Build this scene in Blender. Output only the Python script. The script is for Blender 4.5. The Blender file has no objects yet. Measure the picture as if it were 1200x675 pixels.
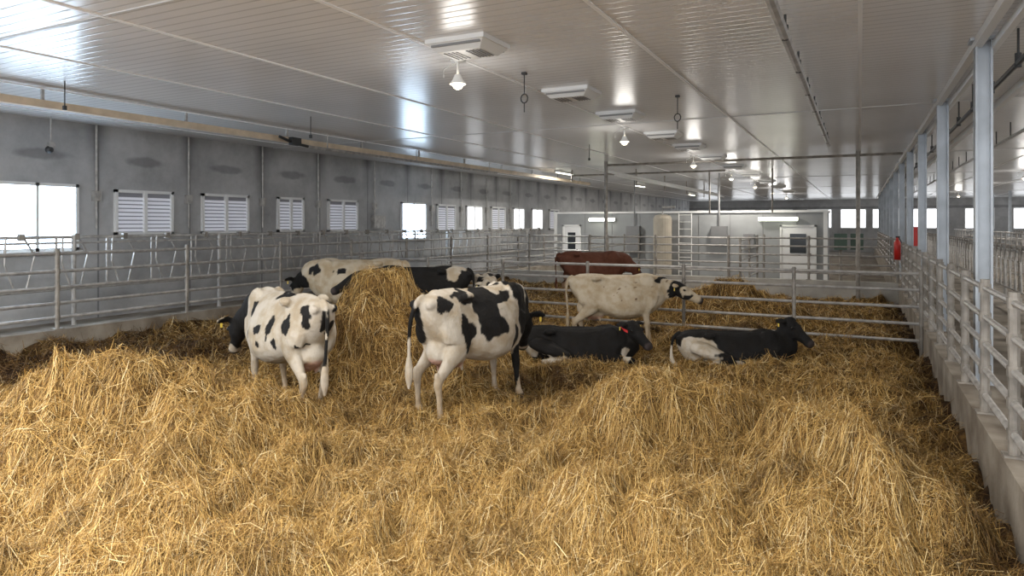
import bpy, math, random
import numpy as np
from mathutils import Vector, noise
random.seed(7); rng=np.random.default_rng(11)
scene=bpy.context.scene
try:
    scene.view_settings.view_transform='Standard'
    scene.view_settings.exposure=0.32
except Exception: pass
COL=scene.collection
CEIL=4.07

# ---------------------------------------------------------------- materials
def mat(name,color,rough=0.6,metal=0.0,spec=0.5,emit=None,estr=0,noise_amt=0,noise_scale=5,bump=0,bump_scale=40,color2=None):
    m=bpy.data.materials.new(name); m.use_nodes=True
    nt=m.node_tree; b=nt.nodes['Principled BSDF']
    b.inputs['Base Color'].default_value=(*color,1); b.inputs['Roughness'].default_value=rough
    b.inputs['Metallic'].default_value=metal; b.inputs['Specular IOR Level'].default_value=spec
    if emit: 
        b.inputs['Emission Color'].default_value=(*emit,1); b.inputs['Emission Strength'].default_value=estr
    tc=nt.nodes.new('ShaderNodeTexCoord')
    if noise_amt or color2:
        n=nt.nodes.new('ShaderNodeTexNoise'); n.inputs['Scale'].default_value=noise_scale; n.inputs['Detail'].default_value=6
        nt.links.new(tc.outputs['Object'],n.inputs['Vector'])
        r=nt.nodes.new('ShaderNodeValToRGB'); r.color_ramp.elements[0].position=.35; r.color_ramp.elements[1].position=.65
        c2=color2 or tuple(c*(1-noise_amt) for c in color)
        r.color_ramp.elements[0].color=(*c2,1); r.color_ramp.elements[1].color=(*color,1)
        nt.links.new(n.outputs['Fac'],r.inputs['Fac']); nt.links.new(r.outputs['Color'],b.inputs['Base Color'])
    if bump:
        n=nt.nodes.new('ShaderNodeTexNoise'); n.inputs['Scale'].default_value=bump_scale; n.inputs['Detail'].default_value=5
        nt.links.new(tc.outputs['Object'],n.inputs['Vector'])
        bp=nt.nodes.new('ShaderNodeBump'); bp.inputs['Strength'].default_value=bump; bp.inputs['Distance'].default_value=.02
        nt.links.new(n.outputs['Fac'],bp.inputs['Height']); nt.links.new(bp.outputs['Normal'],b.inputs['Normal'])
    return m
def emis(name,color,s):
    m=bpy.data.materials.new(name); m.use_nodes=True; nt=m.node_tree; nt.nodes.clear()
    e=nt.nodes.new('ShaderNodeEmission'); o=nt.nodes.new('ShaderNodeOutputMaterial')
    e.inputs[0].default_value=(*color,1); e.inputs[1].default_value=s; nt.links.new(e.outputs[0],o.inputs[0]); return m

M_galv=mat('galvanized_steel',(.52,.50,.475),.42,.35,.5,noise_amt=.35,noise_scale=9)
M_galvd=mat('worn_galvanized',(.35,.32,.28),.5,.3,.5,noise_amt=.45,noise_scale=6)
M_col=mat('column_steel',(.50,.54,.58),.4,.3,.5,noise_amt=.25,noise_scale=3)
M_white=mat('white_paint',(.80,.80,.79),.45)
M_offw=mat('plastic_white',(.78,.78,.76),.4)
M_dark=mat('dark_plastic',(.03,.03,.03),.5)
M_grille=mat('grille_grey',(.22,.22,.22),.5)
M_wood=mat('beam_wood',(.76,.62,.45),.6,noise_amt=.2,noise_scale=4)
M_curb=mat('curb_concrete',(.31,.275,.225),.85,color2=(.14,.11,.08),noise_scale=2.2,bump=.3,bump_scale=25)
M_floor=mat('barn_floor',(.20,.17,.13),.85,color2=(.08,.06,.04),noise_scale=1.6,bump=.5,bump_scale=14)
M_floorg=mat('alley_floor',(.28,.245,.20),.75,color2=(.11,.09,.065),noise_scale=1.4,bump=.3,bump_scale=14)
M_room=mat('room_panel',(.34,.35,.35),.55,noise_amt=.15,noise_scale=1.5)
M_red=mat('red_paint',(.55,.02,.015),.35)
M_tan=mat('tank_tan',(.45,.40,.32),.5,noise_amt=.15,noise_scale=3)
M_bulb=emis('lamp_bulb',(1,.85,.6),7)
M_tube=emis('fluorescent_tube',(1,1,.80),8)
M_day=emis('daylight_pane',(.62,.80,1.0),11.0)
M_day2=emis('daylight_pane_far',(.93,.96,1.0),2.6)
M_slat=mat('shutter_slat',(.80,.80,.84),.5,emit=(.84,.87,1.0),estr=.14)  # faint emission on the slats stands in for daylight through the louvres
M_slatb=mat('shutter_back',(.30,.30,.33),.6)  # dark backing colours the slat gaps as if shaded
M_glassdk=mat('dark_glass',(.03,.035,.04),.15)

def wall_mat():
    m=bpy.data.materials.new('precast_concrete'); m.use_nodes=True; nt=m.node_tree; N=nt.nodes.new; L=nt.links.new
    b=nt.nodes['Principled BSDF']; b.inputs['Roughness'].default_value=.6
    tc=N('ShaderNodeTexCoord'); 
    n=N('ShaderNodeTexNoise'); n.inputs['Scale'].default_value=.9; n.inputs['Detail'].default_value=8; n.inputs['Roughness'].default_value=.65
    L(tc.outputs['Object'],n.inputs['Vector'])
    r=N('ShaderNodeValToRGB'); r.color_ramp.elements[0].position=.3; r.color_ramp.elements[0].color=(.30,.30,.30,1)
    r.color_ramp.elements[1].position=.62; r.color_ramp.elements[1].color=(.50,.50,.50,1)
    L(n.outputs['Fac'],r.inputs['Fac'])
    sep=N('ShaderNodeSeparateXYZ'); L(tc.outputs['Object'],sep.inputs[0])
    a=N('ShaderNodeMath'); a.operation='MULTIPLY'; a.inputs[1].default_value=1/2.1; L(sep.outputs['Y'],a.inputs[0])
    f=N('ShaderNodeMath'); f.operation='FRACT'; L(a.outputs[0],f.inputs[0])
    g=N('ShaderNodeMath'); g.operation='LESS_THAN'; g.inputs[1].default_value=.018; L(f.outputs[0],g.inputs[0])
    f0=N('ShaderNodeMath'); f0.operation='SUBTRACT'; f0.inputs[1].default_value=.5; L(f.outputs[0],f0.inputs[0])
    z0=N('ShaderNodeMath'); z0.operation='SUBTRACT'; z0.inputs[1].default_value=3.40; L(sep.outputs['Z'],z0.inputs[0])
    fx=N('ShaderNodeMath'); fx.operation='MULTIPLY'; fx.inputs[1].default_value=4.2; L(f0.outputs[0],fx.inputs[0])
    zx=N('ShaderNodeMath'); zx.operation='MULTIPLY'; zx.inputs[1].default_value=8.5; L(z0.outputs[0],zx.inputs[0])
    cv=N('ShaderNodeCombineXYZ'); L(fx.outputs[0],cv.inputs[0]); L(zx.outputs[0],cv.inputs[1])
    ln=N('ShaderNodeVectorMath'); ln.operation='LENGTH'; L(cv.outputs[0],ln.inputs[0])
    n3=N('ShaderNodeTexNoise'); n3.inputs['Scale'].default_value=3.5; n3.inputs['Detail'].default_value=5; L(tc.outputs['Object'],n3.inputs['Vector'])
    ad=N('ShaderNodeMath'); ad.operation='ADD'; L(ln.outputs['Value'],ad.inputs[0]); L(n3.outputs['Fac'],ad.inputs[1])
    vr=N('ShaderNodeMapRange'); vr.inputs[1].default_value=1.55; vr.inputs[2].default_value=1.15; vr.inputs[3].default_value=0; vr.inputs[4].default_value=.45; L(ad.outputs[0],vr.inputs[0])
    fa=N('ShaderNodeMath'); fa.operation='ABSOLUTE'; L(f0.outputs[0],fa.inputs[0])
    sr=N('ShaderNodeMapRange'); sr.inputs[1].default_value=.36; sr.inputs[2].default_value=.5; sr.inputs[3].default_value=0; sr.inputs[4].default_value=.75; L(fa.outputs[0],sr.inputs[0])
    zr=N('ShaderNodeMapRange'); zr.inputs[1].default_value=2.9; zr.inputs[2].default_value=4.0; L(sep.outputs['Z'],zr.inputs[0])
    sm=N('ShaderNodeMath'); sm.operation='MULTIPLY'; L(sr.outputs[0],sm.inputs[0]); L(zr.outputs[0],sm.inputs[1])
    mx=N('ShaderNodeMath'); mx.operation='MAXIMUM'; L(vr.outputs[0],mx.inputs[0])
    g2=N('ShaderNodeMath'); g2.operation='MULTIPLY'; g2.inputs[1].default_value=.6; L(g.outputs[0],g2.inputs[0]); L(g2.outputs[0],mx.inputs[1])
    m3=N('ShaderNodeMath'); m3.operation='MAXIMUM'; L(mx.outputs[0],m3.inputs[0]); L(sm.outputs[0],m3.inputs[1])
    mix=N('ShaderNodeMix'); mix.data_type='RGBA'; mix.inputs['B'].default_value=(.08,.08,.085,1)
    L(m3.outputs[0],mix.inputs['Factor']); L(r.outputs['Color'],mix.inputs['A']); L(mix.outputs['Result'],b.inputs['Base Color'])
    return m
M_wall=wall_mat()
def ceil_mat():
    m=bpy.data.materials.new('ribbed_ceiling_panel'); m.use_nodes=True; nt=m.node_tree; N=nt.nodes.new; L=nt.links.new
    b=nt.nodes['Principled BSDF']; b.inputs['Roughness'].default_value=.24; b.inputs['Metallic'].default_value=.0; b.inputs['Specular IOR Level'].default_value=.75
    tc=N('ShaderNodeTexCoord'); sep=N('ShaderNodeSeparateXYZ'); L(tc.outputs['Object'],sep.inputs[0])
    n=N('ShaderNodeTexNoise'); n.inputs['Scale'].default_value=.5; n.inputs['Detail'].default_value=4; L(tc.outputs['Object'],n.inputs['Vector'])
    r=N('ShaderNodeValToRGB'); r.color_ramp.elements[0].color=(.80,.795,.80,1); r.color_ramp.elements[1].color=(.89,.885,.89,1); r.color_ramp.elements[0].position=.35; r.color_ramp.elements[1].position=.65
    L(n.outputs['Fac'],r.inputs['Fac'])
    a=N('ShaderNodeMath'); a.operation='MULTIPLY'; a.inputs[1].default_value=1/.15; L(sep.outputs['Y'],a.inputs[0])
    s=N('ShaderNodeMath'); s.operation='FRACT'; L(a.outputs[0],s.inputs[0])
    p=N('ShaderNodeMath'); p.operation='PINGPONG'; p.inputs[1].default_value=.5; L(s.outputs[0],p.inputs[0])
    mr0=N('ShaderNodeMapRange'); mr0.inputs[1].default_value=0; mr0.inputs[2].default_value=.12; L(p.outputs[0],mr0.inputs[0])
    bp=N('ShaderNodeBump'); bp.inputs['Strength'].default_value=.6; bp.inputs['Distance'].default_value=.003; L(mr0.outputs[0],bp.inputs['Height'])
    L(bp.outputs['Normal'],b.inputs['Normal'])
    mix=N('ShaderNodeMix'); mix.data_type='RGBA'; mix.blend_type='MULTIPLY'; L(r.outputs['Color'],mix.inputs['A'])
    mr=N('ShaderNodeMapRange'); mr.inputs[1].default_value=0; mr.inputs[2].default_value=1; mr.inputs[3].default_value=.70; mr.inputs[4].default_value=1; L(mr0.outputs[0],mr.inputs[0])
    cc=N('ShaderNodeCombineColor'); [L(mr.outputs[0],cc.inputs[i]) for i in range(3)]
    L(cc.outputs[0],mix.inputs['B']); mix.inputs['Factor'].default_value=1; L(mix.outputs['Result'],b.inputs['Base Color'])
    return m
M_ceil=ceil_mat()

# ---------------------------------------------------------------- mesh builder
class MB:
    def __init__(s): s.v=[];s.f=[];s.m=[]
    def box(s,a,b,mi=0):
        x0,y0,z0=[min(a[i],b[i]) for i in range(3)]; x1,y1,z1=[max(a[i],b[i]) for i in range(3)]
        o=len(s.v); s.v+=[(x0,y0,z0),(x1,y0,z0),(x1,y1,z0),(x0,y1,z0),(x0,y0,z1),(x1,y0,z1),(x1,y1,z1),(x0,y1,z1)]
        for f in [(3,2,1,0),(4,5,6,7),(0,1,5,4),(1,2,6,5),(2,3,7,6),(3,0,4,7)]: s.f.append([o+i for i in f]); s.m.append(mi)
    def loft(s,st,hint=(0,1,0),n=10,mi=0,sub=1,zhint=False,cap=True):
        P=[Vector(t[0]) for t in st]; R=[(t[1],t[2]) for t in st]
        if sub>1 and len(P)>2:
            Q=[];RR=[]
            for i in range(len(P)-1):
                p0=P[max(i-1,0)];p1=P[i];p2=P[i+1];p3=P[min(i+2,len(P)-1)]
                for k in range(sub):
                    t=k/sub
                    Q.append(.5*((2*p1)+(p2-p0)*t+(2*p0-5*p1+4*p2-p3)*t*t+(3*p1-p0-3*p2+p3)*t**3))
                    r0=R[max(i-1,0)];r1=R[i];r2=R[i+1];r3=R[min(i+2,len(P)-1)]
                    RR.append(tuple(max(.004,.5*((2*r1[j])+(r2[j]-r0[j])*t+(2*r0[j]-5*r1[j]+4*r2[j]-r3[j])*t*t+(3*r1[j]-r0[j]-3*r2[j]+r3[j])*t**3)) for j in (0,1)))
            Q.append(P[-1]);RR.append(R[-1]);P=Q;R=RR
        o=len(s.v); h=Vector(hint)
        for i,p in enumerate(P):
            t=(P[min(i+1,len(P)-1)]-P[max(i-1,0)])
            if t.length<1e-7: t=Vector((0,0,1))
            t.normalize()
            if zhint:
                sd=Vector((0,0,1)).cross(t)
                if sd.length<.05: sd=Vector(hint)
            else: sd=h-h.dot(t)*t
            if sd.length<1e-4: sd=Vector((1,0,0))-t.x*t
            sd.normalize(); up=t.cross(sd)
            for k in range(n):
                a=2*math.pi*k/n
                s.v.append(tuple(p+sd*(R[i][0]*math.cos(a))+up*(R[i][1]*math.sin(a))))
        for i in range(len(P)-1):
            for k in range(n):
                k2=(k+1)%n
                s.f.append([o+i*n+k,o+i*n+k2,o+(i+1)*n+k2,o+(i+1)*n+k]); s.m.append(mi)
        if cap:
            s.f.append([o+k for k in range(n)][::-1]); s.m.append(mi)
            e=o+(len(P)-1)*n; s.f.append([e+k for k in range(n)]); s.m.append(mi)
    def tube(s,pts,r,n=8,mi=0,hint=None):
        d=Vector(pts[-1])-Vector(pts[0])
        if hint is None:
            hint=(0,0,1) if abs(d.normalized().z)<.8 else (1,0,0)
        s.loft([(p,r,r) for p in pts],hint,n,mi)
    def ell(s,c,r,n=12,m=8,mi=0):
        o=len(s.v)
        for i in range(m+1):
            a=math.pi*(i+.02)/(m+.04)
            for k in range(n):
                b=2*math.pi*k/n
                s.v.append((c[0]+r[0]*math.cos(a),c[1]+r[1]*math.sin(a)*math.cos(b),c[2]+r[2]*math.sin(a)*math.sin(b)))
        for i in range(m):
            for k in range(n):
                k2=(k+1)%n; s.f.append([o+i*n+k,o+(i+1)*n+k,o+(i+1)*n+k2,o+i*n+k2]); s.m.append(mi)
        s.f.append([o+k for k in range(n)]); s.m.append(mi)
        s.f.append([o+m*n+k for k in range(n)][::-1]); s.m.append(mi)
    def obj(s,name,mats,parent=None,smooth=False,loc=None):
        me=bpy.data.meshes.new(name); me.from_pydata(s.v,[],s.f)
        for m in mats: me.materials.append(m)
        me.polygons.foreach_set('material_index',s.m)
        if smooth: me.polygons.foreach_set('use_smooth',[True]*len(s.f))
        me.update(); ob=bpy.data.objects.new(name,me); COL.objects.link(ob)
        if parent: ob.parent=parent
        if loc: ob.location=loc
        return ob
def empty(name,loc=(0,0,0),rz=0):
    e=bpy.data.objects.new(name,None); COL.objects.link(e); e.location=loc; e.rotation_euler=(0,0,rz); e.empty_display_size=.2; return e

# ---------------------------------------------------------------- shell
def simple_box(name,a,b,m): 
    k=MB(); k.box(a,b); return k.obj(name,[m])
simple_box('floor',(-14,-4,-.32),(15,62,-.22),M_floor)
simple_box('ceiling',(-14,-4,CEIL),(15,62,CEIL+.1),M_ceil)
simple_box('wall_left',(-13.85,-4,-.22),(-13.6,62,CEIL),M_wall)
simple_box('wall_right',(14.4,-4,-.22),(14.65,62,CEIL),M_wall)
simple_box('wall_back',(-13.6,61.8,-.22),(14.4,62,CEIL),M_wall)
simple_box('feed_alley_slab_left',(-13.6,-4,-.22),(-11.6,27,.22),M_floorg)
simple_box('feed_alley_slab_right',(1.29,-4,-.22),(14.4,61.8,.12),M_floorg)
k=MB()
for u in (-12.7,-10.6,-8.5,-6.4,-4.25,-2.15,0,4.2,6.3,8.4,10.5): k.box((u-.02,-4,CEIL-.012),(u+.02,61.5,CEIL+.001))
k.obj('trim_1',[mat('ceiling_joint',(.90,.90,.90),.4)])
k=MB()
for v in np.arange(4,60,9.0): k.box((-13.6,v-.015,CEIL-.01),(14.4,v+.015,CEIL))
k.obj('trim_2',[mat('ceiling_joint2',(.6,.6,.6),.4)])

def window(idx,v0,v1,z0,z1,kind,x=-13.6,side=1):
    e=empty('window_%d'%idx,(x,(v0+v1)/2,0))
    w=(v1-v0)/2; fr=.06; k=MB(); s=side
    k.box((0,-w,z0),(s*.07,-w+fr,z1));k.box((0,w-fr,z0),(s*.07,w,z1));k.box((0,-w,z0),(s*.07,w,z0+fr));k.box((0,-w,z1-fr),(s*.07,w,z1))
    if kind=='clear':
        k.box((0,-.03,z0),(s*.07,.03,z1)); k.box((0,-w-.05,z0-.05),(s*.12,w+.05,z0))
    else: k.box((0,-.035,z0),(s*.08,.035,z1))
    k.obj('frame',[M_white],e)
    if kind=='shutter':
        k=MB(); n=int((z1-z0-2*fr)/.082)
        for i in range(n):
            z=z0+fr+.008+i*.082
            o=len(k.v); x0,x1=s*.02,s*.055
            k.v+=[(x0,-w+fr,z+.066),(x0,w-fr,z+.066),(x1,w-fr,z+.006),(x1,-w+fr,z+.006)]; k.f.append([o,o+1,o+2,o+3]);k.m.append(0)
        k.box((s*.004,-w+fr,z0+fr),(s*.012,w-fr,z1-fr),1); k.obj('slats',[M_slat,M_slatb],e)
    else:
        k=MB(); k.box((s*.01,-w+fr,z0+fr),(s*.02,w-fr,z1-fr)); k.obj('pane',[M_day if kind=='clear' else M_day2],e)
    return e
wl=[(6.5,8.0,1.58,2.86,'clear'),(8.73,10.06,1.86,2.80,'shutter'),(10.8,12.16,1.86,2.80,'shutter'),(13.1,14.05,1.88,2.80,'shutter'),
(15.0,16.3,1.86,2.80,'shutter'),(18.5,19.95,1.56,2.82,'clear'),(20.65,21.9,1.8,2.8,'shutter'),(22.7,23.95,1.8,2.8,'far'),(24.7,25.95,1.8,2.8,'shutter'),
(26.7,27.8,1.8,2.8,'far'),(28.6,29.8,1.8,2.8,'far'),(30.6,31.8,1.8,2.8,'shutter'),(-1.5,0.2,1.58,2.86,'clear'),(2.0,4.0,1.58,2.86,'clear')]
for i,w in enumerate(wl): window(i+1,*w)
wi=len(wl)+1
for v in np.arange(-3,60,4.2): window(wi,v,v+3.2,1.3,3.1,'far',x=14.4,side=-1); wi+=1  # right-wall windows made larger to throw daylight onto the left wall
for u in (-12,-9,-6,-3,-.5,1.8,4.6,8,11):
    e=empty('window_%d'%wi,(u,61.8,0)); wi+=1
    k=MB(); k.box((-.95,-.06,1.7),(.95,0,3.3)); k.obj('frame',[M_white],e)
    k=MB(); k.box((-.87,-.08,1.78),(.87,-.06,3.22)); k.obj('pane',[M_day2],e)

k=MB()
for v in (8.35,10.45,12.6,14.6,17.1,20.3,22.3,24.3,26.4):
    k.tube([(-13.55,v,2.0),(-13.55,v,CEIL)],.022)
    k.box((-13.6,v-.07,2.55),(-13.5,v+.07,2.75))
k.box((-13.6,16.97,1.95),(-13.45,17.53,2.35))
k.obj('wall_conduit',[M_galv])
e=empty('security_camera',(-13.2,7.3,3.45)); k=MB(); k.tube([(0,0,.62),(0,0,.08)],.015); k.box((-.05,-.05,.04),(.05,.05,.14)); k.obj('bracket',[M_galv],e)
k=MB(); k.ell((0,-.03,0),(.07,.07,.07)); k.obj('dome',[M_dark],e,True)

k=MB(); k.box((-10.76,-3,CEIL-.27),(-10.64,28.5,CEIL-.16))
k.obj('wooden_ceiling_rail',[M_wood])
k=MB()
for v in np.arange(1,28,2.4): k.box((-10.72,v-.02,CEIL-.16),(-10.68,v+.02,CEIL))
k.tube([(-10.5,11.0,CEIL-.33),(-10.5,19.5,CEIL-.33)],.035)
for v in (11.6,15,19): k.tube([(-10.5,v,CEIL-.33),(-10.5,v,CEIL)],.012)
k.box((-10.55,10.5,CEIL-.34),(-10.44,10.75,CEIL-.18),1); k.tube([(-10.5,10.2,CEIL-.2),(-10.5,10.6,CEIL-.30),(-10.5,11.1,CEIL-.33)],.03,mi=1)
k.obj('vacuum_line_pipe',[M_galv,M_dark])

def run_pipe(name,u,z,v0,v1,r,clamp=True,m=M_galv):
    k=MB(); k.tube([(u,v0,z),(u,v1,z)],r)
    for v in np.arange(v0+.6,v1,1.55):
        k.tube([(u,v,z),(u,v,CEIL)],.012,6,1)
        if clamp: k.tube([(u,v,z-.045),(u,v,z+.10)],.03,6,1)
    k.obj(name,[m,M_dark])
run_pipe('overhead_water_pipe',-.63,CEIL-.2,-3,17,.045)
run_pipe('overhead_water_pipe',1.42,CEIL-.35,-3,40,.028,True,M_dark)
k=MB(); k.box((1.08,-3,CEIL-.09),(1.16,58,CEIL)); k.box((1.24,-3,CEIL-.13),(1.30,58,CEIL-.04)); k.box((1.95,-3,CEIL-.1),(2.03,58,CEIL))
k.obj('ceiling_beam',[M_white])
run_pipe('overhead_water_pipe',2.6,CEIL-.3,-3,50,.03,False)
k=MB()
k.tube([(-7.2,20.7,CEIL-.12),(1.0,20.7,CEIL-.12)],.035); k.tube([(-7.2,20.7,-.2),(-7.2,20.7,CEIL)],.06); k.tube([(-.05,20.7,-.2),(-.05,20.7,CEIL)],.055)
k.tube([(-7.2,20.7,CEIL-.3),(-7.2,40,CEIL-.3)],.05,mi=1); k.tube([(-6.9,20.7,CEIL-.45),(-6.9,40,CEIL-.45)],.035,mi=1)
for v in (24,28,32,36,40): k.tube([(-7.2,v,CEIL),(-7.2,v,CEIL-.6)],.03,mi=0)
for u in (-5,-2.8): k.tube([(u,26,2.5),(u,26,CEIL)],.03)
k.tube([(-9.5,23.5,CEIL-.2),(-4,23.5,CEIL-.2)],.03); k.tube([(-9.5,23.5,CEIL),(-9.5,23.5,CEIL-.4)],.03)
k.obj('crosswise_pipe_frame',[M_galvd,M_offw])

for v in (8.78,12.8,16.8,20.8,24.8,28.8,32.8,36.8,40.8,46,52):
    k=MB(); h=.078
    k.box((1.17-h,v-h,.4),(1.17-h+.022,v+h,CEIL)); k.box((1.17+h-.022,v-h,.4),(1.17+h,v+h,CEIL)); k.box((1.17-h,v-.012,.4),(1.17+h,v+.012,CEIL))
    k.box((1.06,v-.12,.40),(1.27,v+.12,.42)); k.box((1.04,v-.12,CEIL-.03),(1.28,v+.12,CEIL))
    k.obj('steel_column',[M_col])
for v in np.arange(14,60,6): 
    k=MB(); k.box((8-.07,v-.07,.12),(8.07,v+.07,CEIL)); k.box((7.85,v-.15,.12),(8.15,v+.15,.2)); k.obj('steel_column',[M_col])

# ---------------------------------------------------------------- fences
def fence(name,p0,p1,rails,post_sp,pz0,pz1,r=.024,pr=.034,m=None,posts=None):
    k=MB(); a=Vector((p0[0],p0[1],0)); b=Vector((p1[0],p1[1],0)); L=(b-a).length; d=(b-a)/L
    for z in rails: k.tube([(a.x,a.y,z),(b.x,b.y,z)],r)
    ps=posts if posts is not None else np.arange(0,L+.01,post_sp)
    for t in ps:
        q=a+d*float(t)
        k.tube([(q.x,q.y,pz0),(q.x,q.y,pz1)],pr,10,1)
        k.box((q.x-.07,q.y-.07,pz0),(q.x+.07,q.y+.07,pz0+.015),1)
        for z in rails: k.tube([(q.x,q.y,z-.04),(q.x,q.y,z+.04)],pr+.010,10,1)
    return k.obj(name,[m or M_galv,M_galvd if m is None else m],smooth=False)
simple_box('curb_right',(.92,-3.5,-.22),(1.28,58,.40),M_curb)
simple_box('curb_left',(-11.58,-3.5,-.22),(-11.28,27,.42),M_curb)
RR=[.56,.79,1.02,1.26,1.52]
fence('pipe_fence',(1.0,-3),(1.0,21),RR,1.3,.40,1.60,r=.027,pr=.038)
fence('pipe_fence',(1.02,21.1),(1.02,50),RR,2.6,.40,1.60)
fence('pipe_fence',(-11.4,-3),(-11.4,27),[.60,.83,1.08,1.34,1.62],2.35,.42,1.70,r=.028)
fence('pipe_gate_fence',(.90,13.1),(-11.25,13.1),[.16,.44,.72,1.0,1.27],1.95,-.15,1.33,r=.026,pr=.032)
simple_box('curb_back',(-11.28,21.0,-.22),(.92,21.25,.50),mat('curb_light',(.45,.43,.39),.8,noise_amt=.3,noise_scale=2))
fence('pipe_fence',(.9,21.1),(-11.2,21.1),[.7,.95,1.2,1.45,1.68],2.2,.50,1.75)
fence('pipe_fence',(-8.0,21.3),(-8.0,27),[.4,.7,1.0,1.3,1.6],1.9,-.2,1.7)
fence('pipe_fence',(-3.2,21.3),(-3.2,27),[.4,.7,1.0,1.3,1.6],1.9,-.2,1.7)

def headlocks(name,x,v0,v1,zb,zt,sp=.62,m=M_galv):
    k=MB(); k.tube([(x,v0,zt),(x,v1,zt)],.028,6); k.tube([(x,v0,zb),(x,v1,zb)],.028,6); k.tube([(x,v0,zt-.1),(x,v1,zt-.1)],.02,6)
    for v in np.arange(v0,v1,sp):
        k.tube([(x,v,zb),(x,v,zt)],.02,6)
        k.tube([(x+.02,v+.24,zb),(x+.02,v+.08,(zb+zt)/2),(x+.02,v+.10,zt)],.017,6)
        k.tube([(x-.02,v+.42,zb),(x-.02,v+.56,zt-.3),(x-.02,v+.36,zt+.05)],.017,6)
        k.box((x-.04,v+.30,zt-.05),(x+.04,v+.38,zt+.06),1)
    for v in np.arange(v0,v1,3.1): k.tube([(x,v,.1),(x,v,zt+.03)],.04,8)
    return k.obj(name,[m,M_galvd])
headlocks('headlock_barrier',-12.5,-2,27,.95,1.86,.9)
headlocks('headlock_barrier',3.2,2,50,.55,1.55)
headlocks('headlock_barrier',9.2,10,56,.55,1.6,.8,M_galvd)
def stalls(name,x,v0,v1,dirx,sp=1.2):
    k=MB()
    for v in np.arange(v0,v1,sp):
        k.tube([(x,v,.1),(x,v,1.75)],.035,8)
        pts=[(x,v,1.35),(x+dirx*1.5,v,1.35),(x+dirx*1.75,v,1.22),(x+dirx*1.85,v,1.0),(x+dirx*1.75,v,.75),(x+dirx*1.5,v,.62),(x+dirx*.5,v,.58),(x,v,.5)]
        k.tube(pts,.026,7,hint=(0,1,0))
    k.tube([(x,v0,1.7),(x,v1,1.7)],.028); k.tube([(x+dirx*.7,v0,1.4),(x+dirx*.7,v1,1.4)],.028)
    return k.obj(name,[M_galv])
stalls('free_stall_divider',5.8,6,56,1)
stalls('free_stall_divider',12.9,14,58,-1)
stalls('free_stall_divider',-5.4,30.5,58,1,1.5)
stalls('free_stall_divider',-9.5,30.5,58,-1,1.5)
fence('pipe_fence',(4.4,2),(4.4,40),[.5,.9,1.3],2.4,.12,1.4)

# ---------------------------------------------------------------- utility room
e=empty('utility_room',(0,0,0))
k=MB(); k.box((-11.9,27.5,-.22),(-1.1,30,2.56)); k.obj('panel_wall',[M_room],e)
k=MB(); k.box((-11.95,27.44,2.52),(-1.05,30.05,2.60)); k.box((-1.2,27.44,-.2),(-1.06,27.5,2.52)); k.box((-11.92,27.44,-.2),(-11.8,27.5,2.52)); k.obj('edge_trim',[M_offw],e)
k=MB()
for u in np.arange(-10.5,-1.5,1.2): k.box((u-.012,27.485,-.2),(u+.012,27.5,2.5))
k.obj('panel_joint',[M_grille],e)
def door(idx,u0,u1,z1=1.98):
    e=empty('door_%d'%idx,((u0+u1)/2,27.42,0)); w=(u1-u0)/2
    k=MB(); k.box((-w-.07,0,-.1),(-w,.06,z1+.07));k.box((w,0,-.1),(w+.07,.06,z1+.07));k.box((-w-.07,0,z1),(w+.07,.06,z1+.07)); k.obj('door_frame',[M_offw],e)
    k=MB(); k.box((-w,.02,-.1),(w,.06,z1)); k.obj('leaf',[M_white],e)
    k=MB(); k.box((-w*.5,.005,1.0),(w*.5,.02,1.72)); k.obj('glass',[M_glassdk],e)
    k=MB(); k.tube([(w*.75,-.03,.95),(w*.55,-.03,.95)],.02); k.box((w*.7,-.03,.9),(w*.8,.02,1.0)); k.obj('handle',[M_dark],e)
door(1,-2.62,-1.5); door(2,-11.45,-10.75)
for u,l in ((-9.7,1.1),(-2.75,1.35)):
    e=empty('fluorescent_fixture',(u,27.35,2.24)); k=MB(); k.box((-l/2-.03,0,-.03),(l/2+.03,.09,.11)); k.obj('housing',[M_offw],e)
    k=MB(); k.tube([(-l/2,-.03,.02),(l/2,-.03,.02)],.055); k.obj('tube',[M_tube],e)
e=empty('storage_tank',(-7.0,26.9,0)); k=MB(); 
k.loft([((0,0,-.2),.36,.36),((0,0,2.3),.36,.36),((0,0,2.42),.30,.30),((0,0,2.47),.12,.12)],(1,0,0),20); k.obj('shell',[M_tan],e)
k=MB(); k.tube([(0,0,2.45),(0,0,2.75),(.5,0,2.75)],.04); k.obj('outlet',[M_galv],e)
k=MB(); 
for dx in (-.25,.25): k.tube([(-6.2+dx,27.3,-.1),(-6.2+dx,27.3,2.5)],.022)
for z in np.arange(.2,2.5,.28): k.tube([(-6.45,27.3,z),(-5.95,27.3,z)],.016)
k.obj('wall_ladder',[M_offw])
k=MB(); k.box((-8.6,27.2,.9),(-8.05,27.5,2.0)); k.box((-5.2,27.3,1.3),(-4.6,27.5,2.0)); k.box((-4.0,27.35,1.2),(-3.6,27.5,1.7),0)
k.tube([(-8.3,27.4,2.0),(-8.3,27.4,CEIL)],.03); k.tube([(-4.9,27.4,2.0),(-4.9,27.4,CEIL)],.03); k.obj('control_cabinet',[M_grille])
k=MB()
for u,v in ((-.6,26.2),(-.1,26.6)):
    k.tube([(u,v,-.2),(u,v,1.2)],.05); k.box((u-.2,v-.2,1.2),(u+.2,v+.2,1.75),1)
k.obj('water_pump_unit',[M_galvd,mat('pump_green',(.07,.12,.09),.5)])
e=empty('fire_extinguisher',(.87,20.55,1.15)); k=MB()
k.loft([((0,0,0),.08,.08),((0,0,.45),.08,.08),((0,0,.53),.03,.03),((0,0,.58),.03,.03)],(1,0,0),14); k.obj('cylinder_body',[M_red],e,True)
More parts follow.
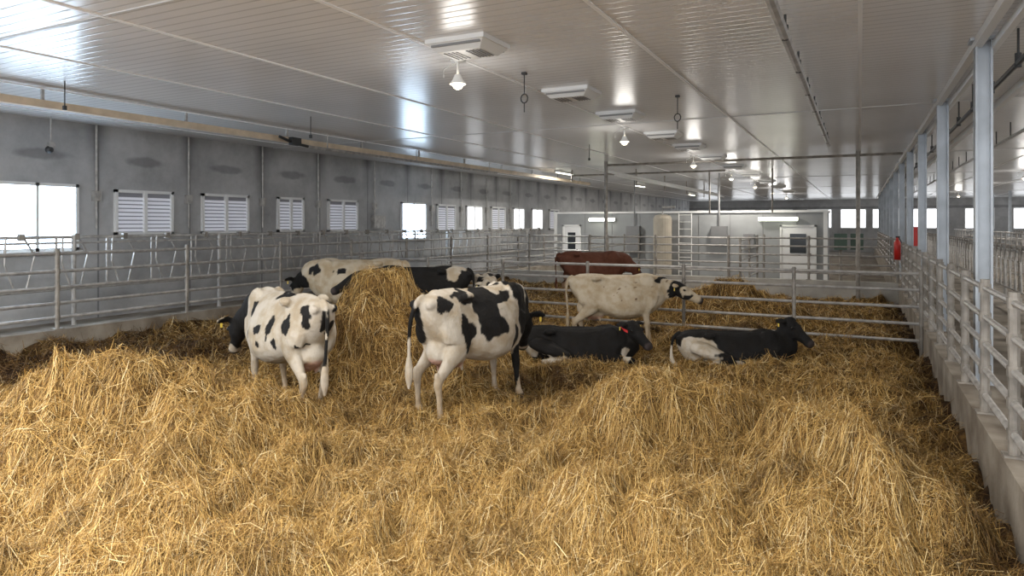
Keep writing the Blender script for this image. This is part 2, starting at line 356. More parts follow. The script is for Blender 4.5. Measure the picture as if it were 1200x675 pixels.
k=MB(); k.box((-.04,-.02,.58),(.06,.02,.62)); k.tube([(.04,0,.58),(.12,0,.4),(.1,0,.15)],.014); k.obj('valve',[M_dark],e)
k=MB(); k.box((1.30,24.68,1.4),(1.6,24.72,2.0)); k.obj('red_sign',[M_red])

# ---------------------------------------------------------------- ceiling units & lamps
for i,v in enumerate((6.4,9.4,11.7,14.7,17.2,20.2,24,28,33,38,44)):
    e=empty('ceiling_fan_heater',(-3.8,v,CEIL)); k=MB()
    k.box((-.36,-.30,-.05),(.36,.30,0))
    o=len(k.v)
    a,b2=.34,.28; a2,b3=.26,.20
    k.v+=[(-a,-b2,-.05),(a,-b2,-.05),(a,b2,-.05),(-a,b2,-.05),(-a2,-b3,-.13),(a2,-b3,-.13),(a2,b3,-.13),(-a2,b3,-.13)]
    for f in [(0,4,5,1),(1,5,6,2),(2,6,7,3),(3,7,4,0),(7,6,5,4)]: k.f.append([o+q for q in f]);k.m.append(0)
    k.obj('housing',[M_offw],e)
    k=MB()
    for q in range(5): k.box((.06+q*.04,-.15,-.138),(.08+q*.04,.15,-.13))
    for q in range(4): k.box((-.22+q*.05,-.15,-.136),(-.20+q*.05,.15,-.13))
    for q in (-1,1): k.box((-.30,q*.262-.01,-.085),(.30,q*.262+.01,-.06)) 
    k.obj('grille',[M_grille],e)
def lamp(u,v,power,drop=.30):
    e=empty('ceiling_lamp',(u,v,CEIL)); k=MB()
    k.box((-.07,-.07,-.03),(.07,.07,0)); k.tube([(0,0,0),(0,0,-drop+.1)],.014)
    k.tube([(0,0,-.03),(-.2,0,-.10),(-.2,0,-.2)],.01)
    k.loft([((0,0,-drop+.12),.035,.035),((0,0,-drop+.06),.06,.06),((0,0,-drop),.10,.10)],(1,0,0),16,cap=False); k.obj('shade',[M_offw],e,True)
    k=MB(); k.ell((0,0,-drop+.0),(.065,.065,.065)); k.obj('bulb',[M_bulb],e,True)
    l=bpy.data.lights.new('lamp_light','SPOT'); l.energy=power*1.5; l.spot_size=math.radians(168); l.spot_blend=.5; l.color=(1,.94,.86); l.shadow_soft_size=.15
    lo=bpy.data.objects.new('lamp_light',l); COL.objects.link(lo); lo.parent=e; lo.location=(0,0,-drop-.1)
    l=bpy.data.lights.new('ceiling_fill_light','POINT'); l.energy=power*.10; l.color=(1,.96,.9); l.shadow_soft_size=.2  # extra point light added under the shade to brighten the ceiling
    lo=bpy.data.objects.new('ceiling_fill_light',l); COL.objects.link(lo); lo.parent=e; lo.location=(0,0,-drop-.25)
for v,p in ((-2,130),(.5,130),(7.0,105),(13.5,115),(20,140),(26.5,160),(33,190),(40,190),(48,190)): lamp(-4.3,v,p)
for v in (-1,7,15,23,31,40,50): lamp(5.4,v,150)
lamp(-8.3,-1,90,.22)
def strip(u,v,power,L=1.5):
    e=empty('added_strip_fixture',(u,v,CEIL)); k=MB(); k.box((-.07,-L/2,-.07),(.07,L/2,0)); k.obj('housing',[M_offw],e)  # strip fixture added for its light
    k=MB(); k.box((-.05,-L/2+.03,-.085),(.05,L/2-.03,-.07)); k.obj('diffuser',[M_tube],e)
    l=bpy.data.lights.new('strip_light','AREA'); l.shape='RECTANGLE'; l.size=.1; l.size_y=L; l.energy=power; l.color=(1,.97,.92)
    lo=bpy.data.objects.new('strip_light',l); COL.objects.link(lo); lo.parent=e; lo.location=(0,0,-.10)
for v in (-2.5,1.0): 
    for u in (-9,-6,-2,.3): strip(u,v,115)  # added out of view, overhead and behind the camera
for v in (24,34,46): strip(-10,v,120)  # added to brighten the far end
for v in (10,22,34,46): strip(11.5,v,120)
for u,v in ((-3.9,8.0),(-2.5,10.5)):
    k=MB(); k.tube([(u,v,CEIL),(u,v,CEIL-.28)],.007,6)
    k.tube([(u+.05*math.sin(a),v,CEIL-.34+.06*math.cos(a)) for a in np.linspace(0,2*math.pi,10)],.009,6,hint=(0,1,0)); k.box((u-.03,v-.03,CEIL-.03),(u+.03,v+.03,CEIL)); k.tube([(u,v,CEIL-.4),(u,v,CEIL-.52)],.008,6)
    k.obj('hanging_hook_chain',[M_dark])
k=MB()
for u,v in ((-9.0,9.5),(-9.8,5.6),(-6,16)): k.tube([(u,v,CEIL),(u,v,CEIL-.35)],.008,6); k.box((u-.02,v-.02,CEIL-.4),(u+.02,v+.02,CEIL-.34))
k.obj('ceiling_sensor_rod',[M_dark])

# ---------------------------------------------------------------- straw
mounds=[ # x,y,h,sx,sy,rot,power
(-6.20,8.14,.93,.60,.64,.3,1.05),(-5.60,8.60,.55,.70,.55,0,1.1),(-6.0,7.35,.38,.80,.55,0,1),(-7.2,8.3,.20,.7,.6,0,1),
(-5.55,4.10,.60,1.00,.66,.15,1.2),(-7.0,3.8,.44,1.2,.75,0,1),(-4.3,3.0,.18,.8,.6,0,1.3),
(-1.95,6.75,.48,.60,.58,0,1.4),(-1.0,6.55,.26,.55,.6,0,1.2),(-.02,5.9,.46,.38,.62,0,1.5),(-.25,5.0,.24,.5,.5,0,1.3),(-1.3,4.7,.16,.5,.4,.5,1.4),(-3.2,4.6,.12,.5,.4,.5,1.4),
(-2.4,14.9,.85,.9,.8,0,1.1),(-.6,9.3,.06,.9,.9,0,1),(-2.0,4.2,.08,1.0,.9,0,1),(-9.3,7.2,.05,1.0,1.2,0,1),(-.5,11,.10,1,1,0,1),(-4.9,15.5,.25,1.0,1.0,0,1),(-2.8,8.0,-.06,.8,.6,0,1)]
W=[]
for i in range(46):
    lam=10**rng.uniform(math.log10(.26),math.log10(2.4)); a=rng.uniform(0,2*math.pi)
    W.append((2*math.pi/lam*math.cos(a),2*math.pi/lam*math.sin(a),rng.uniform(0,6.28),.0150*lam**.5))
def H(x,y):
    z=np.full_like(x,-.06)
    wx=x+.18*np.sin(3.1*y+1)+.08*np.sin(7.7*x+y)+.04*np.sin(13*y-4*x); wy=y+.18*np.sin(2.7*x)+.08*np.sin(8.9*y-x)+.04*np.sin(12*x+5*y)
    for (mx,my,h,sx,sy,r,p) in mounds:
        c,s=math.cos(r),math.sin(r); dx=(wx-mx)*c+(wy-my)*s; dy=-(wx-mx)*s+(wy-my)*c
        q=(dx/sx)**2+(dy/sy)**2
        z+=h*np.exp(-.5*q**p)
    for (kx,ky,ph,am) in W: z+=am*np.sin(kx*wx+ky*wy+ph)
    z+=.08*np.abs(np.sin(5*wx+2.2*wy)*np.sin(4.3*wy-1.7*wx))
    z-=.05*np.exp(-((x-.75)/.20)**2)
    z+=.20*np.exp(-((x+11.2)/1.3)**2)
    return z
def DIRT_SHADE(x,y):
    d=np.zeros_like(x)
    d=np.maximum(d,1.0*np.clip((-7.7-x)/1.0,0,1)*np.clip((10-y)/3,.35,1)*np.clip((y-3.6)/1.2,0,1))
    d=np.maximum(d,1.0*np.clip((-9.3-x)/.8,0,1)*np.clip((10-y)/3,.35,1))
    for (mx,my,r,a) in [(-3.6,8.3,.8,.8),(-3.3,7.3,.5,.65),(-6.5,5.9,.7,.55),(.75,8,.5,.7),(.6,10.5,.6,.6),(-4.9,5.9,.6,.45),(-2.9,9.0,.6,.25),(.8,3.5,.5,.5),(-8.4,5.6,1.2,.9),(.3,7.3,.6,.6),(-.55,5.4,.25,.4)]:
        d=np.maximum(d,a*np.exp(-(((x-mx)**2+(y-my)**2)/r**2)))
    d=np.maximum(d,.9*np.exp(-((x-.92)/.32)**2))  # darker band along the right curb
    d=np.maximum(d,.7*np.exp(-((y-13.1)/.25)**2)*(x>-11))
    f=np.zeros_like(x)
    for (kx,ky,ph,am) in W[:30]: f+=np.sin(kx*1.1*x+ky*1.1*y+ph*1.7)
    d+=np.clip(.065*f,-.3,.5)  # wavy tone variation, strengthened to paint shade of hollows into the straw
    return np.clip(d,0,1)
def straw_mat(name,base):
    m=bpy.data.materials.new(name); m.use_nodes=True; nt=m.node_tree; N=nt.nodes.new; L=nt.links.new
    b=nt.nodes['Principled BSDF']; b.inputs['Roughness'].default_value=.55 if not base else .9; b.inputs['Specular IOR Level'].default_value=.25
    at=N('ShaderNodeAttribute'); at.attribute_name='dirt_tone'  # carries soiling plus the shade painted into the straw colour
    r=N('ShaderNodeValToRGB'); cr=r.color_ramp
    if base:
        n=N('ShaderNodeTexNoise'); n.inputs['Scale'].default_value=30; n.inputs['Detail'].default_value=6; tc=N('ShaderNodeTexCoord'); L(tc.outputs['Object'],n.inputs['Vector']); L(n.outputs['Fac'],r.inputs['Fac'])
        cr.elements[0].position=.35; cr.elements[0].color=(.055,.029,.009,1); cr.elements[1].position=.65; cr.elements[1].color=(.20,.115,.034,1)
        bp=N('ShaderNodeBump'); bp.inputs['Strength'].default_value=.8; bp.inputs['Distance'].default_value=.03; L(n.outputs['Fac'],bp.inputs['Height']); L(bp.outputs['Normal'],b.inputs['Normal'])
    else:
        g=N('ShaderNodeNewGeometry'); L(g.outputs['Random Per Island'],r.inputs['Fac'])
        cr.elements[0].position=0; cr.elements[0].color=(.10,.052,.016,1); cr.elements[1].position=1; cr.elements[1].color=(.80,.66,.39,1)
        e1=cr.elements.new(.25); e1.color=(.325,.185,.051,1); e2=cr.elements.new(.6); e2.color=(.50,.315,.095,1); e3=cr.elements.new(.85); e3.color=(.64,.445,.17,1)
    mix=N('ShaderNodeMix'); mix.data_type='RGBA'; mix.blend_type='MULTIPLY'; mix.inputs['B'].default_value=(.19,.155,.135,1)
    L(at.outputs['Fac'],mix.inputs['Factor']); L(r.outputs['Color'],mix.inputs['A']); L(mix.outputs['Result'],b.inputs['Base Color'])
    return m
nx,ny=246,420
xs=np.linspace(-11.28,.92,nx); ys=np.linspace(-2.0,21.0,ny); X,Y=np.meshgrid(xs,ys)
Z=H(X,Y)
co=np.stack([X.ravel(),Y.ravel(),Z.ravel()],1)
i=np.arange(nx-1); j=np.arange(ny-1); I,J=np.meshgrid(i,j); q=(J*nx+I).ravel()
F=np.stack([q,q+1,q+nx+1,q+nx],1)
def fast_mesh(name,co,F,matl,attr):
    me=bpy.data.meshes.new(name); me.vertices.add(len(co)); me.vertices.foreach_set('co',co.astype(np.float32).ravel())
    k=F.shape[1]; me.loops.add(F.size); me.loops.foreach_set('vertex_index',F.astype(np.int32).ravel())
    me.polygons.add(len(F)); me.polygons.foreach_set('loop_start',np.arange(0,F.size,k,dtype=np.int32))
    try: me.polygons.foreach_set('loop_total',np.full(len(F),k,dtype=np.int32))
    except Exception: pass
    me.update(calc_edges=True); me.validate()
    a=me.attributes.new('dirt_tone','FLOAT','POINT'); a.data.foreach_set('value',attr.astype(np.float32))
    me.materials.append(matl); ob=bpy.data.objects.new(name,me); COL.objects.link(ob); return ob
bed=fast_mesh('straw_bedding',co,F,straw_mat('straw_base',True),DIRT_SHADE(co[:,0],co[:,1]))
bed.data.polygons.foreach_set('use_smooth',[True]*len(bed.data.polygons))
def blades(N,rmin,rmax):
    e=-.35
    u=rng.uniform(0,1,N); r=(rmin**e+(rmax**e-rmin**e)*u)**(1/e)
    a=np.radians(rng.uniform(-88,30,N)); x=r*np.sin(a); y=r*np.cos(a)
    ok=(x>-11.2)&(x<.84)&(y>-1.5)&(y<20.9); x=x[ok];y=y[ok];r=r[ok]; n=len(x)
    L=rng.uniform(.05,.20,n)*(1+.02*r); w=np.maximum(.0033,.00056*r)*rng.uniform(.6,1.4,n)
    ph=rng.uniform(0,2*math.pi,n)
    dx=np.cos(ph);dy=np.sin(ph)
    off=rng.exponential(.016,n); lift=np.abs(rng.normal(0,.05,n)); 
    bend=rng.normal(0,.02,n)
    P=[]
    for t in (-.5,0,.5):
        px=x+dx*L*t-dy*bend*(t==0); py=y+dy*L*t+dx*bend*(t==0)
        pz=H(px,py)+off+(lift if t==.5 else 0)+(.012 if t==0 else 0)-(.012 if t==-.5 else 0)
        P.append(np.stack([px,py,pz],1))
    roll=rng.uniform(-1.1,1.1,n); s=np.stack([-dy*np.cos(roll),dx*np.cos(roll),np.sin(roll)],1)*(w/2)[:,None]
    V=np.stack([P[0]-s,P[0]+s,P[1]-s,P[1]+s,P[2]-s*.7,P[2]+s*.7],1).reshape(-1,3)
    b=np.arange(n)*6
    F=np.concatenate([np.stack([b,b+1,b+3,b+2],1),np.stack([b+2,b+3,b+5,b+4],1)],0)
    D=np.repeat(np.clip(DIRT_SHADE(x,y)+rng.normal(0,.12,n),0,1),6)
    return V,F,D
V,F,D=blades(760000,2.3,24)
sb=fast_mesh('straw_strands',V,F,straw_mat('straw_strand',False),D); sb.parent=bed

# ---------------------------------------------------------------- cows
WHITE=np.array((.50,.455,.385)); CREAM=np.array((.50,.43,.325)); BLACK=np.array((.011,.0105,.0105)); BROWN=np.array((.105,.04,.024)); PINK=np.array((.46,.28,.22)); HOOF=np.array((.10,.07,.045)); MUZ=np.array((.05,.04,.04))
def coat_mat():
    m=bpy.data.materials.new('cow_coat'); m.use_nodes=True; nt=m.node_tree; N=nt.nodes.new; L=nt.links.new
    b=nt.nodes['Principled BSDF']; b.inputs['Roughness'].default_value=.8; b.inputs['Specular IOR Level'].default_value=.22
    a=N('ShaderNodeVertexColor'); a.layer_name='coat'
    tc=N('ShaderNodeTexCoord'); n=N('ShaderNodeTexNoise'); n.inputs['Scale'].default_value=6; n.inputs['Detail'].default_value=8; L(tc.outputs['Object'],n.inputs['Vector'])
    mr=N('ShaderNodeMapRange'); mr.inputs[1].default_value=.35; mr.inputs[2].default_value=.6; mr.inputs[3].default_value=.0; mr.inputs[4].default_value=1; L(n.outputs['Fac'],mr.inputs[0])
    mx=N('ShaderNodeMix'); mx.data_type='RGBA'; mx.blend_type='MULTIPLY'; mx.inputs['Factor'].default_value=1
    cm=N('ShaderNodeMix'); cm.data_type='RGBA'; cm.inputs['A'].default_value=(.76,.69,.58,1); cm.inputs['B'].default_value=(1,1,1,1); L(mr.outputs[0],cm.inputs['Factor'])
    L(a.outputs['Color'],mx.inputs['A']); L(cm.outputs['Result'],mx.inputs['B']); L(mx.outputs['Result'],b.inputs['Base Color'])
    mp=N('ShaderNodeMapping'); mp.inputs['Scale'].default_value=(1,1.6,.35); L(tc.outputs['Object'],mp.inputs['Vector'])
    n2=N('ShaderNodeTexNoise'); n2.inputs['Scale'].default_value=70; n2.inputs['Detail'].default_value=4; L(mp.outputs[0],n2.inputs['Vector'])
    bp=N('ShaderNodeBump'); bp.inputs['Strength'].default_value=.5; bp.inputs['Distance'].default_value=.012; L(n2.outputs['Fac'],bp.inputs['Height']); 
    n3=N('ShaderNodeTexNoise'); n3.inputs['Scale'].default_value=7; n3.inputs['Detail'].default_value=3; L(tc.outputs['Object'],n3.inputs['Vector'])
    bp2=N('ShaderNodeBump'); bp2.inputs['Strength'].default_value=.45; bp2.inputs['Distance'].default_value=.06; L(n3.outputs['Fac'],bp2.inputs['Height']); L(bp.outputs['Normal'],bp2.inputs['Normal'])
    L(bp2.outputs['Normal'],b.inputs['Normal'])
    return m
M_coat=coat_mat(); M_eye=mat('cow_eye',(.01,.008,.006),.1)
M_tag=mat('ear_tag',(.75,.55,.08),.4); M_collar=mat('collar_red',(.6,.03,.03),.5)
TR=[(-.90,1.22,.08,.10,0),(-.85,1.19,.16,.155,0),(-.74,1.13,.25,.205,.0),(-.60,1.09,.30,.235,.10),(-.42,1.055,.345,.27,.20),(-.2,.99,.385,.325,.30),(.05,.955,.415,.365,.34),(.28,.965,.415,.345,.32),(.48,1.0,.40,.28,.28),(.64,1.03,.375,.23,.18),(.78,1.06,.31,.18,.08),(.88,1.08,.22,.12,0),(.93,1.09,.10,.06,0)]
def cow(name,loc,rz,scale,base,patches,poll,hdir,lying=False,feet=None,tail=None,udder=True,seed=0,collar=False,voxel=.017):
    k=MB(); zo=-.79 if lying else 0
    n=24
    A=np.array(TR); t=np.linspace(0,len(TR)-1,40); B=[np.interp(t,range(len(TR)),A[:,c]) for c in range(5)]
    o=len(k.v)
    for q in range(40):
        x,zc,hh,hw,tp=[B[c][q] for c in range(5)]
        if lying: hw*=1.12
        for a in range(n):
            an=2*math.pi*a/n; sn=math.sin(an); cs=math.cos(an)
            yy=hw*math.copysign(abs(cs)**.85,cs)*(1-tp*sn); zz=zc+hh*math.copysign(abs(sn)**.9,sn)+zo
            yy*=1-.20*math.exp(-((x+.22)/.12)**2-((zz-zo-1.2)/.10)**2)
            if -.05<x<.5: yy*=1+.012*math.sin((x+.25*(zz-zo))*2*math.pi/.085)
            k.v.append((x,yy,zz))
    for q in range(39):
        for a in range(n):
            a2=(a+1)%n; k.f.append([o+q*n+a,o+q*n+a2,o+(q+1)*n+a2,o+(q+1)*n+a]);k.m.append(0)
    k.f.append([o+a for a in range(n)][::-1]);k.m.append(0); k.f.append([o+39*n+a for a in range(n)]);k.m.append(0)
    for s in (-1,1):
        k.ell((-.42,s*.230,1.33+zo),(.10,.06,.055)); k.ell((-.87,s*.115,1.27+zo),(.07,.045,.05))
        k.ell((.56,s*.13,1.20+zo),(.17,.10,.22)); 
    k.ell((.52,0,1.365+zo),(.2,.05,.06)); k.ell((-.50,0,1.37+zo),(.30,.04,.045)); k.ell((0,0,1.355+zo),(.5,.035,.04))
    P=Vector(poll); hd=Vector(hdir).normalized()
    nb=Vector((.60,0,1.08+zo)); n1=Vector((.84,0,1.12+zo))
    mid=n1.lerp(P,.5)+Vector((0,0,-.02))
    end=P+hd*.06
    k.loft([(nb,.19,.33),(n1,.15,.255),(mid,.105,.185),(P.lerp(mid,.3),.09,.145),(end,.085,.10)],(0,1,0),16,sub=4,zhint=True)
    sd=Vector((0,0,1)).cross(hd)
    if sd.length<.15: sd=Vector((0,1,0))
    sd.normalize(); up=hd.cross(sd); 
    if up.z<0 : up=-up
    hs=[(-.07,.06,.06,.02),(0,.10,.105,.0),(.08,.118,.125,-.02),(.16,.112,.13,-.035),(.25,.085,.115,-.035),(.34,.070,.092,-.03),(.42,.074,.080,-.03),(.49,.082,.076,-.03),(.535,.066,.055,-.035),(.55,.03,.025,-.035)]
    k.loft([(P+hd*a+up*c,ra,rb) for a,ra,rb,c in hs],tuple(sd),16,sub=3)
    k.ell(tuple(P+up*.06+hd*.0),(.06,.07,.05))
    for s in (-1,1):
        e0=P+sd*(s*.07)+up*.03; e1=P+sd*(s*.16)+up*.03-hd*.03; e2=P+sd*(s*.24)+up*.005-hd*.04; e3=P+sd*(s*.285)-up*.01-hd*.03
        k.loft([(e0,.022,.03),(e1,.02,.062),(e2,.018,.055),(e3,.01,.015)],tuple(up),10,sub=3)
        ep=P+hd*.15+sd*(s*.102)+up*.02
        k.ell(tuple(ep+up*.015),(.035,.03,.03))
    if not lying:
        ft=feet or [(0,0),(0,0),(0,0),(0,0)]
        for li,s in ((0,1),(1,-1)):
            dx,dy=ft[li]; 
            k.loft([((-.58,s*.13,1.16),.10,.20),((-.55,s*.175,1.0),.112,.225),((-.50,s*.19,.84),.098,.19),((-.55+dx*.35,s*.18,.70),.070,.112),((-.70+dx*.6,s*.165+dy*.5,.54),.047,.064),((-.73+dx*.75,s*.16+dy*.6,.46),.042,.056),((-.705+dx*.85,s*.16+dy*.8,.34),.031,.036),((-.68+dx,s*.16+dy,.17),.031,.034),((-.665+dx,s*.16+dy,.11),.041,.045),((-.63+dx,s*.16+dy,.05),.05,.06),((-.61+dx,s*.16+dy,0.0),.056,.075)],(0,1,0),12,sub=3)
            k.ell((-.76+dx*.7,s*.163+dy*.55,.545),(.033,.028,.05))
        for li,s in ((2,1),(3,-1)):
            dx,dy=ft[li]
            k.loft([((.62,s*.16,1.05),.09,.17),((.56,s*.19,.88),.085,.15),((.52,s*.185,.74),.07,.10),((.53+dx*.3,s*.17+dy*.3,.60),.05,.062),((.55+dx*.55,s*.16+dy*.6,.43),.046,.054),((.545+dx*.7,s*.16+dy*.8,.32),.033,.036),((.545+dx,s*.16+dy,.17),.032,.035),((.55+dx,s*.16+dy,.11),.041,.045),((.575+dx,s*.16+dy,.05),.05,.058),((.59+dx,s*.16+dy,0),.056,.072)],(0,1,0),12,sub=3)
        if udder:
            k.ell((-.44,0,.69),(.24,.155,.17)); k.ell((-.64,0,.76),(.13,.13,.16))
            for tx in (-.33,-.54):
                for s in (-1,1): k.loft([((tx,s*.075,.60),.024,.024),((tx,s*.085,.50),.017,.017)],(0,1,0),8)
        tl=tail or [(-.84,0,1.36),(-.93,0,1.30),(-.965,.0,1.1),(-.95,.01,.85),(-.94,.02,.65)]
        rr=[.035,.032,.025,.022,.022]
        k.loft([(p,r,r) for p,r in zip(tl,rr)],(0,1,0),10,sub=3)
        e=Vector(tl[-1]); k.loft([(e+Vector((0,0,.05)),.022,.022),(e-Vector((0,0,.08)),.045,.04),(e-Vector((0,0,.2)),.045,.04),(e-Vector((0,0,.32)),.015,.015)],(0,1,0),10,sub=3)
    else:
        for s in (-1,1):
            k.loft([((.56,s*.2,.30),.10,.17),((.60,s*.23,.14),.08,.11),((.80,s*.22,.09),.055,.06),((.92,s*.2,.08),.055,.06),((.80,s*.19,.05),.04,.04),((.62,s*.19,.04),.038,.038),((.52,s*.19,.04),.05,.05)],(0,1,0),12,sub=3)
            yo=.10 if s==-1 else .0
            k.loft([((-.62,s*.2,.36),.10,.2),((-.45,s*(.27+yo),.30),.11,.2),((-.20,s*(.34+yo),.20),.09,.15),((-.10,s*(.37+yo),.15),.07,.10),((-.30,s*(.41+yo),.12),.055,.07),((-.55,s*(.42+yo),.10),.05,.055),((-.40,s*(.46+yo),.09),.04,.04),((-.18,s*(.47+yo),.08),.04,.042),((-.08,s*(.47+yo),.07),.05,.055)],(0,0,1),12,sub=3)
        k.loft([((-.84,0,.57),.035,.035),((-.95,0,.48),.03,.03),((-1.0,-.05,.28),.024,.024),((-1.0,-.15,.12),.04,.04),((-.95,-.3,.08),.02,.02)],(0,1,0),10,sub=3)
    tmp=k.obj('tmp',[])
    md=tmp.modifiers.new('r','REMESH'); md.mode='VOXEL'; md.voxel_size=voxel; md.adaptivity=0
    md=tmp.modifiers.new('s','SMOOTH'); md.factor=.5; md.iterations=3
    dg=bpy.context.evaluated_depsgraph_get(); me=bpy.data.meshes.new_from_object(tmp.evaluated_get(dg))
    bpy.data.objects.remove(tmp)
    nv=len(me.vertices); c=np.empty(nv*3,np.float32); me.vertices.foreach_get('co',c); c=c.reshape(-1,3)
    col=np.tile(base,(nv,1)).astype(np.float32)
    so=Vector((seed*7.3,0,0))
    nz=np.array([noise.noise(Vector(p)*14+so) for p in c])
    wv=np.array([tuple(noise.noise_vector(Vector(p)*3.2+so)*.13+noise.noise_vector(Vector(p)*9+so)*.055) for p in c])
    cw=c+wv
    for (pc,pr,pcol) in patches:
        d=np.sqrt((((cw-np.array(pc))/np.array(pr))**2).sum(1))+.10*nz
        wgt=np.clip((1-d)/.05+.5,0,1)[:,None]; col=col*(1-wgt)+np.array(pcol)*wgt
    mp=np.array(P+hd*.52-up*.03); d=np.linalg.norm(c-mp,axis=1); wgt=np.clip((.095-d)/.02,0,1)[:,None]; col=col*(1-wgt)+MUZ*wgt
    if not lying:
        wgt=np.clip((.075-c[:,2])/.01,0,1)[:,None]; col=col*(1-wgt)+HOOF*wgt
        if udder:
            d=np.sqrt((((c-np.array((-.48,0,.66)))/np.array((.29,.145,.185)))**2).sum(1)); wgt=np.clip((1-d)/.1,0,1)[:,None]; col=col*(1-wgt)+PINK*wgt
        dirt_tone=np.clip((.75-c[:,2])/.75,0,1)*.5+np.clip(nz,0,1)*.15
        col=col*(1-dirt_tone[:,None])+np.minimum(col,np.array((.33,.21,.10)))*dirt_tone[:,None]
    a=me.color_attributes.new('coat','FLOAT_COLOR','POINT'); a.data.foreach_set('color',np.concatenate([col,np.ones((nv,1))],1).astype(np.float32).ravel())
    me.materials.clear(); me.materials.append(M_coat); me.polygons.foreach_set('use_smooth',[True]*len(me.polygons))
    e=empty(name,loc,rz); e.scale=(scale,)*3
    ob=bpy.data.objects.new('body',me); COL.objects.link(ob); ob.parent=e
    k=MB()
    for s in (-1,1): k.ell(tuple(P+hd*.15+sd*(s*.113)+up*.022),(.024,.024,.024))
    k.obj('eyes',[M_eye],e,True)
    k=MB()
    for s in (-1,1):
        c0=P+sd*(s*.22)-hd*.02-up*.03; k.box(tuple(c0-Vector((.008,.008,.045))),tuple(c0+Vector((.008,.015,.01))))
    k.obj('ear_tags',[M_tag],e)
    if collar:
        cp=P.lerp(mid,.5); tt=(P-mid).normalized(); s2=Vector((0,0,1)).cross(tt).normalized(); u2=tt.cross(s2)
        k=MB(); nn=20
        for w in (-.02,.02):
            for q in range(nn):
                an=2*math.pi*q/nn; k.v.append(tuple(cp+tt*w+s2*.112*math.cos(an)+u2*.172*math.sin(an)))
        for q in range(nn): k.f.append([q,(q+1)%nn,nn+(q+1)%nn,nn+q]);k.m.append(0)
        k.obj('collar',[M_collar],e)
    return e
R=math.radians
B_=BLACK; Wt=WHITE
cow('dairy_cow',(-6.02,5.98,-.10),R(160),1.0,WHITE,[
 ((1.2,-.2,.95),(.50,.6,.55),B_),((.82,.25,1.05),(.16,.22,.30),B_),((.42,.36,1.14),(.07,.15,.09),B_),((.36,.35,.82),(.05,.14,.07),B_),((.08,.38,1.0),(.08,.15,.06),B_),((.0,.36,.80),(.04,.12,.05),B_),((-.20,.35,1.02),(.06,.14,.10),B_),((-.47,.28,1.10),(.10,.16,.09),B_),((-.34,.30,.90),(.04,.14,.05),B_),((-.84,.14,1.18),(.08,.09,.16),B_),((-.87,-.12,1.15),(.10,.08,.18),B_),((-.1,.1,1.42),(.16,.16,.06),B_),((-.66,.25,.86),(.04,.14,.07),B_),((-.97,0,1.0),(.06,.06,.35),B_)],
 (1.22,.10,.92),(.55,-.1,-.65),feet=[(-.06,.04),(.20,0),(.05,0),(-.12,0)],seed=1)
cow('dairy_cow',(-4.05,6.97,-.08),R(82),1.03,WHITE,[
 ((-.82,.20,1.10),(.32,.20,.34),B_),((-.10,-.30,1.08),(.24,.35,.30),B_),((.05,-.2,1.33),(.40,.3,.13),B_),((.15,.3,1.1),(.5,.3,.4),B_),((.66,-.2,1.05),(.22,.4,.5),B_),((.57,-.18,.5),(.12,.12,.42),B_),((1.2,0,.9),(.5,.5,.5),B_),((-.46,-.30,.95),(.07,.18,.16),B_),((-.40,-.20,1.34),(.16,.16,.08),B_),((.32,-.35,.85),(.08,.16,.12),B_),((-.70,-.16,1.22),(.12,.10,.10),B_)],
 (1.18,.12,.90),(.45,.35,-.75),feet=[(.02,.10),(-.16,-.05),(.05,0),(.10,.0)],seed=2,tail=[(-.84,0,1.36),(-.93,.03,1.30),(-.97,.08,1.1),(-.95,.12,.85),(-.94,.13,.70)])
cow('dairy_cow',(-8.55,10.28,-.03),R(207),1.04,CREAM,[((1.2,0,1.0),(.35,.5,.20),B_),((.75,.2,1.2),(.12,.2,.1),B_),((.3,.3,1.15),(.1,.1,.08),B_),((-.3,.3,1.2),(.08,.1,.06),B_)],
 (1.16,-.25,.98),(.4,-.5,-.75),seed=3,voxel=.022)
cow('dairy_cow',(-6.80,9.83,-.0),R(205),.97,BLACK,[((-.62,.1,1.30),(.15,.3,.18),Wt),((.2,.4,.75),(.2,.2,.2),Wt),((1.55,0,1.1),(.1,.05,.2),Wt)],
 (1.08,.15,1.22),(.75,.5,-.42),seed=4,voxel=.022)
cow('dairy_cow',(-6.20,11.15,-.05),R(-62),.86,WHITE,[((1.25,.12,1.1),(.26,.14,.26),B_),((.6,-.2,1.2),(.3,.2,.2),B_),((-.2,.2,1.2),(.4,.3,.2),B_)],
 (1.15,0,1.26),(.9,-.3,-.5),seed=5,voxel=.022)
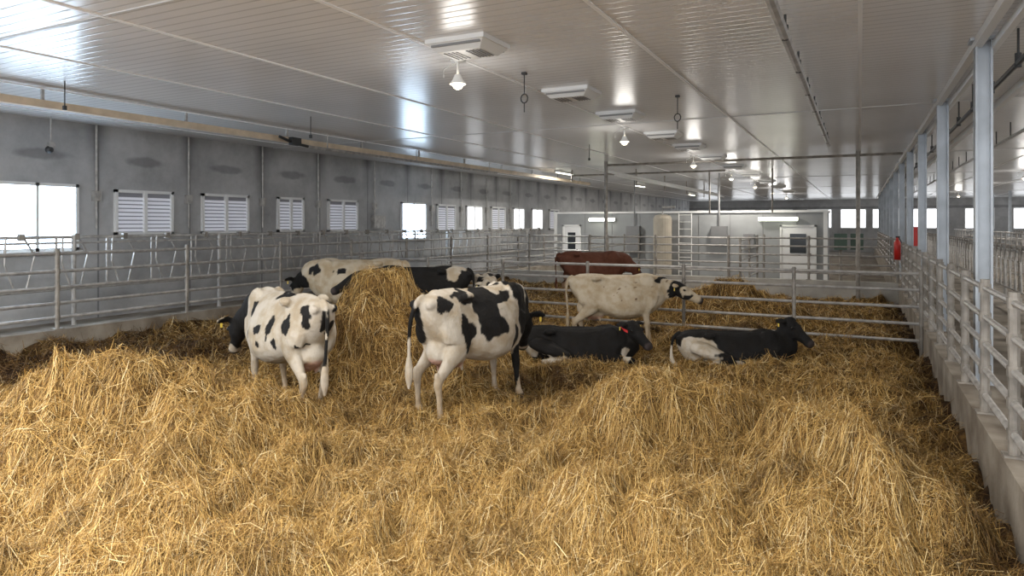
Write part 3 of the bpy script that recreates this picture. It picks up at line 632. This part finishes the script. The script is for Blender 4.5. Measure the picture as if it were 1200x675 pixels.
sp=[((1.12,-.06,1.08),(.20,.15,.19),B_),((1.32,-.2,1.02),(.10,.10,.07),B_),((1.22,.0,.86),(.12,.15,.07),B_),((.86,-.2,1.32),(.14,.2,.07),B_),((.95,-.15,1.0),(.06,.12,.06),B_)]
rs=random.Random(4)
for _ in range(10): sp.append(((rs.uniform(-.4,1.0),-.3+rs.uniform(-.05,.1),rs.uniform(.85,1.3)),(rs.uniform(.02,.032),.15,rs.uniform(.015,.026)),(.20,.14,.09)))
cow('dairy_cow',(-3.85,11.66,-.10),R(24),.93,CREAM,sp,(1.12,-.06,1.17),(.86,-.22,-.46),feet=[(.05,0),(-.12,0),(.1,0),(0,0)],seed=6,voxel=.02)
cow('brown_cow',(-6.35,17.1,-.04),R(30),1.0,BROWN,[((-.7,-.1,.3),(.25,.4,.42),np.array((.36,.25,.17)))],(1.15,-.1,.95),(.5,.2,-.8),seed=7,voxel=.025)
cow('lying_dairy_cow',(-3.88,9.72,-.02),R(25),.92,BLACK,[((-.95,-.25,.15),(.34,.4,.16),Wt),((-.35,-.5,.08),(.3,.16,.08),Wt),((.85,-.25,.15),(.12,.12,.12),Wt)],
 (.93,-.05,.62),(.40,-.65,-.45),lying=True,seed=9,collar=True)
cow('lying_dairy_cow',(-1.72,10.60,-.04),R(25),.90,BLACK,[((-.62,-.38,.32),(.40,.3,.24),Wt),((-.95,-.2,.18),(.25,.35,.17),Wt),((.2,-.42,.10),(.3,.15,.08),Wt),((1.2,-.28,.50),(.06,.06,.15),Wt)],
 (.93,0,.74),(.45,-.55,-.5),lying=True,seed=10)

# ---------------------------------------------------------------- world, camera
w=bpy.data.worlds.new('World'); scene.world=w; w.use_nodes=True
bg=w.node_tree.nodes['Background']; bg.inputs[0].default_value=(.90,.94,1.0,1); bg.inputs[1].default_value=2.1
cam=bpy.data.cameras.new('camera'); co_=bpy.data.objects.new('camera',cam); COL.objects.link(co_)
co_.location=(0,0,2.1); co_.rotation_euler=(math.radians(90),0,math.atan(408/800))
cam.sensor_width=36; cam.lens=24; cam.shift_y=-75.5/1200; cam.clip_end=200
scene.camera=co_
